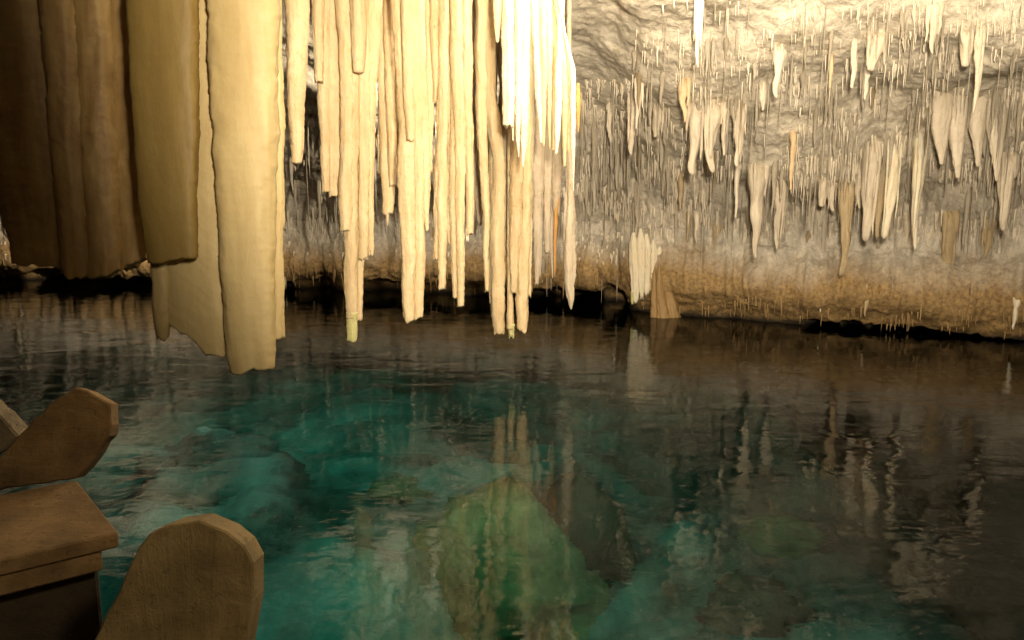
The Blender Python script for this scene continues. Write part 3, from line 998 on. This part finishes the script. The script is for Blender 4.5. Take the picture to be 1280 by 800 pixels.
# rust coloured ribs reaching into the water
formation('flowstone_curtain', 'rust brown ribs of flowstone running down into the water right of the white curtain', 'curtain', dcur - 0.1, [
    ([(338, 817, 819), (358, 815, 822), (380, 814, 824), (399, 813, 826)], dict(extend=False, flute=0.15)),
    ([(332, 823, 826), (356, 821, 830), (380, 821, 834), (400, 820, 838)], dict(extend=False, flute=0.15, dd=-0.05)),
    ([(336, 829, 832), (360, 828, 838), (380, 829, 845), (401, 830, 852)], dict(extend=False, flute=0.15, dd=0.0)),
], 'ribstone', 'rib')
# broad cream curtain low on the right
hc = cast_px(1210, 130)
formation('flowstone_curtain', 'broad smooth cream curtain with pointed lobes near the right edge', 'curtain', hc[1] - 0.05, [
    ([(120, 1166, 1192), (150, 1164, 1190), (182, 1170, 1184), (205, 1175, 1179)], dict(style='t', th=0.6)),
    ([(118, 1184, 1216), (150, 1184, 1212), (180, 1188, 1206), (222, 1195, 1200)], dict(style='t', th=0.6)),
    ([(118, 1206, 1238), (150, 1210, 1234), (176, 1216, 1229), (208, 1221, 1225)], dict(style='t', th=0.6, dd=0.03)),
    ([(120, 1228, 1266), (150, 1232, 1258), (185, 1238, 1253), (226, 1244, 1248)], dict(style='t', th=0.6)),
], 'wallstone', 'lobe')


# ------------------------------------------------------------------ lesser stalactites, countable ones by area of the wall
def zone(px, py):
    if px < 400: return 'left of the stepped cream tubes, behind the pale slab'
    if px < 600: return 'seen between the long bright tubes'
    if px < 790: return 'on the wall just right of the ragged white curtain' if py < 250 else 'above the dark waterline gap'
    row = 'on the bright upper ceiling' if py < 120 else 'at mid height' if py < 240 else 'low over the rust ledge'
    side = 'near the ringed row of four' if px < 960 else 'around the two rounded lobes' if px < 1110 else 'toward the right edge'
    return row + ' ' + side


def scatter(n, w_rng, l_rng, mats, look, name, cat, boxes, tip=0.3, lump=0.25, ring=10, rows=10, weights=None):
    meshes = {}
    made = 0
    tries = 0
    while made < n and tries < n * 12:
        tries += 1
        bx = boxes[rng.choice(len(boxes), p=weights)]
        px, py = rng.uniform(bx[0], bx[2]), rng.uniform(bx[1], bx[3])
        if perlin(np.array([[px / 55., py / 38., 3.3]]))[0] < rng.uniform(-0.35, 0.3):
            continue
        h = cast_px(px, py)
        if h is None or h[2] < 0.35:
            continue
        s = h[1] / 960
        wd = rng.uniform(*w_rng) ** 1.0
        ln = rng.uniform(*l_rng) * (0.6 + 0.8 * rng.random())
        mi = int(rng.choice(len(mats), p=[0.7, 0.05, 0.25] if len(mats) == 3 else None))
        z_end = h[2] - ln * s
        if z_end < 0.06:
            ln = (h[2] - 0.06) / s * rng.uniform(0.5, 1)
        key = (mi, int(rng.integers(7)))
        if key not in meshes:
            _seed[0] += 2.7
            V, F = drip_mesh(10.0, 1.0, tip, lump, _seed[0], ring=ring, rows=rows)
            o = mesh_obj(name, V, F, M[mats[mi]])
            meshes[key] = o.data
        else:
            o = bpy.data.objects.new(name, meshes[key])
            COL.objects.link(o)
        r = wd * s / 2
        o.scale = (r, r, ln * s / 10)
        o.rotation_euler = (0, 0, rng.uniform(0, 6.28))
        o.location = h + np.array([0, -0.01, 0.0])
        zz = zone(px, py)
        tag(o, f'{look[mi]} {zz}', cat, f'{look[mi].split(" stalactite")[0].split(" straw")[0]} ones {zz}')
        made += 1


RB = [(725, 100, 800, 260), (790, 0, 1280, 120), (800, 110, 1280, 230), (780, 200, 1280, 300), (640, 230, 800, 330), (355, 150, 600, 320), (0, 250, 20, 320)]
WG = np.array([0.11, 0.20, 0.27, 0.26, 0.07, 0.10, 0.01])
scatter(240, (2.5, 8), (14, 55), ['wallstone', 'brownstone', 'paledrip'],
        ['slim grey cream stalactite', 'brown stained stalactite', 'pale cream stalactite'], 'stalactite', 'stalactite', RB, weights=WG / WG.sum())
scatter(280, (1.2, 2.0), (28, 80), ['wallstone', 'paledrip'], ['hair thin grey straw', 'hair thin cream straw'], 'soda_straw', 'soda straw', RB,
        tip=0.7, lump=0.1, ring=6, rows=4, weights=WG / WG.sum())


# the uncounted fringe of small drips, one object
def fringe(name, n, boxes, weights, w_rng, l_rng, mat, zmin, kind='stuff', ring=5):
    VV, FF = [], []
    base = 0
    ph = np.linspace(0, 2 * math.pi, ring, endpoint=False)
    c = np.stack([np.cos(ph), np.sin(ph), 0 * ph], -1)
    for _ in range(n):
        bx = boxes[rng.choice(len(boxes), p=weights)]
        px, py = rng.uniform(bx[0], bx[2]), rng.uniform(bx[1], bx[3])
        if perlin(np.array([[px / 45., py / 38., 6.3]]))[0] < rng.uniform(-0.4, 0.3):
            continue
        h = cast_px(px, py)
        if h is None or h[2] < zmin:
            continue
        s = h[1] / 960
        r = rng.uniform(*w_rng) * s / 2
        ln = min(rng.uniform(*l_rng) * s * (0.4 + rng.random()), h[2] - 0.02)
        h = h + np.array([0, -r * 0.5, 0])
        for z, rr in ((0.04, 1.5), (-ln * 0.3, 1.0), (-ln * 0.75, 0.7), (-ln, 0.2)):
            VV.append(c * rr * r + h + np.array([rng.normal() * r * .3, rng.normal() * r * .3, z]))
        f = grid_faces(4, ring, wrap=True) + base
        FF += f.tolist()
        FF.append([base + 3 * ring + i for i in range(ring)])
        base += 4 * ring
    return tag(mesh_obj(name, np.vstack(VV), FF, M[mat]), kind=kind)


fringe('drip_fringe', 4600, RB, WG / WG.sum(), (0.8, 2.6), (5, 22), 'paledrip', 0.3)
LB = [(790, 368, 1000, 398), (1000, 384, 1280, 418), (350, 330, 620, 362), (0, 320, 20, 345), (640, 335, 800, 362)]
fringe('waterline_drips', 650, LB, np.array([0.3, 0.4, 0.15, 0.03, 0.12]), (1.0, 2.4), (4, 18), 'ribstone', 0.1)


# ------------------------------------------------------------------ wooden railing pieces in the near left corner
def prism(name, pts, ext, mat, parent=None, jitter=0.003, bevel=0.006):
    """closed outline (3-D points in one plane) pushed by the vector ext"""
    pts = [np.array(p) for p in pts]
    dense = []
    for a, b2 in zip(pts, pts[1:] + pts[:1]):
        k_ = max(1, int(np.linalg.norm(b2 - a) / 0.03))
        for i in range(k_):
            q = a + (b2 - a) * i / k_
            if i: q = q + rng.normal(size=3) * jitter * np.array([1, 0.1, 1])
            dense.append(q)
    bm = bmesh.new()
    vs = [bm.verts.new(q) for q in dense]
    f = bm.faces.new(vs)
    r = bmesh.ops.extrude_face_region(bm, geom=[f])
    bmesh.ops.translate(bm, vec=Vector(ext), verts=[v for v in r['geom'] if isinstance(v, bmesh.types.BMVert)])
    bmesh.ops.recalc_face_normals(bm, faces=bm.faces)
    ed = [e for e in bm.edges if len(e.link_faces) == 2 and e.calc_face_angle(0) > 1.2]
    bmesh.ops.bevel(bm, geom=ed, offset=bevel, segments=1, affect='EDGES', clamp_overlap=True)
    me = bpy.data.meshes.new(name)
    org = np.mean(dense, 0)
    bmesh.ops.translate(bm, vec=-Vector(org), verts=bm.verts)
    bm.to_mesh(me)
    me.materials.append(mat)
    o = bpy.data.objects.new(name, me)
    o.location = org
    COL.objects.link(o)
    return o


P1 = [(40, 960), (95, 850), (118, 800), (150, 735), (173, 684), (188, 666), (214, 656), (250, 651), (262, 656), (284, 665), (305, 682), (317, 704), (317, 752), (309, 800), (294, 960)]
tag(prism('rail_post', [at(x, y, 1.45) for x, y in P1], (-0.008, 0.09, -0.022), M['wood_up'], bevel=0.004, jitter=0.0015),
    'worn brown wooden post with chamfered top, nearest in the bottom left', 'post')
P2_ = [(-90, 655), (0, 571), (60, 506), (94, 484), (110, 489), (138, 505), (137, 545), (116, 575), (95, 598), (0, 612), (-90, 640)]
tag(prism('rail_board', [at(x, y, 2.25) for x, y in P2_], (-0.012, 0.07, -0.02), M['wood'], bevel=0.005),
    'slanting brown board with a clipped end, above the flat rail', 'board')
P3 = [(-90, 450), (0, 520), (23, 546), (0, 566), (-90, 610)]
tag(prism('rail_board', [at(x, y, 2.6) for x, y in P3], (0.02, 0.06, 0.0), M['greywood'], bevel=0.006),
    'greyish board end at the left edge behind the slanting board', 'board')


def flat_beam(name, zt, thick, end_far, end_near, run, mat):
    a, b2 = at_z(*end_far, zt), at_z(*end_near, zt)
    run = np.array(run)
    return prism(name, [a, b2, b2 + run, a + run], (0, 0, -thick), mat, jitter=0.0, bevel=0.005)


tag(flat_beam('rail_beam', 1.15, 0.042, (96, 600), (148, 665), (-1.3, -0.95, 0), M['wood']),
    'flat brown rail plank under the slanting board', 'plank')
tag(flat_beam('rail_beam', 1.106, 0.055, (84, 618), (127, 688), (-1.3, -0.95, 0), M['wood']),
    'narrower darker plank fixed beneath the flat brown rail plank', 'plank')
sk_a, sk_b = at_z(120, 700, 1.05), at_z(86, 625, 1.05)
M['shade_wood'] = wood_mat('shade_black_wood', (0.035, 0.024, 0.014), (0.06, 0.042, 0.025), 0)  # for a board added under the planks; the shade there is its colour
tag(prism('shade_board', [sk_a, sk_a + np.array([-1.3, -0.95, 0]), sk_a + np.array([-1.3, -0.95, -0.85]), sk_a + np.array([0, 0, -0.85])],
          (-0.02, 0.04, 0), M['shade_wood'], jitter=0.0), 'added black board standing in for the shade below the two flat rail planks', 'board')
# the walkway the photographer stands on
dk = empty('wooden_walkway', (0, 0, 0.4))
tag(dk, 'wooden walkway below the railing at the pool edge', 'walkway')
for i in range(9):
    bx = prism('deck_board', [(-3.0, -2.6 + i * 0.4 - 0.19, 0.42), (2.5, -2.6 + i * 0.4 - 0.19, 0.42), (2.5, -2.6 + i * 0.4 + 0.19, 0.42), (-3.0, -2.6 + i * 0.4 + 0.19, 0.42)],
               (0, 0, -0.05), M['wood'])
    loc = np.array(bx.location)
    bx.parent = dk
    bx.location = loc - np.array(dk.location)
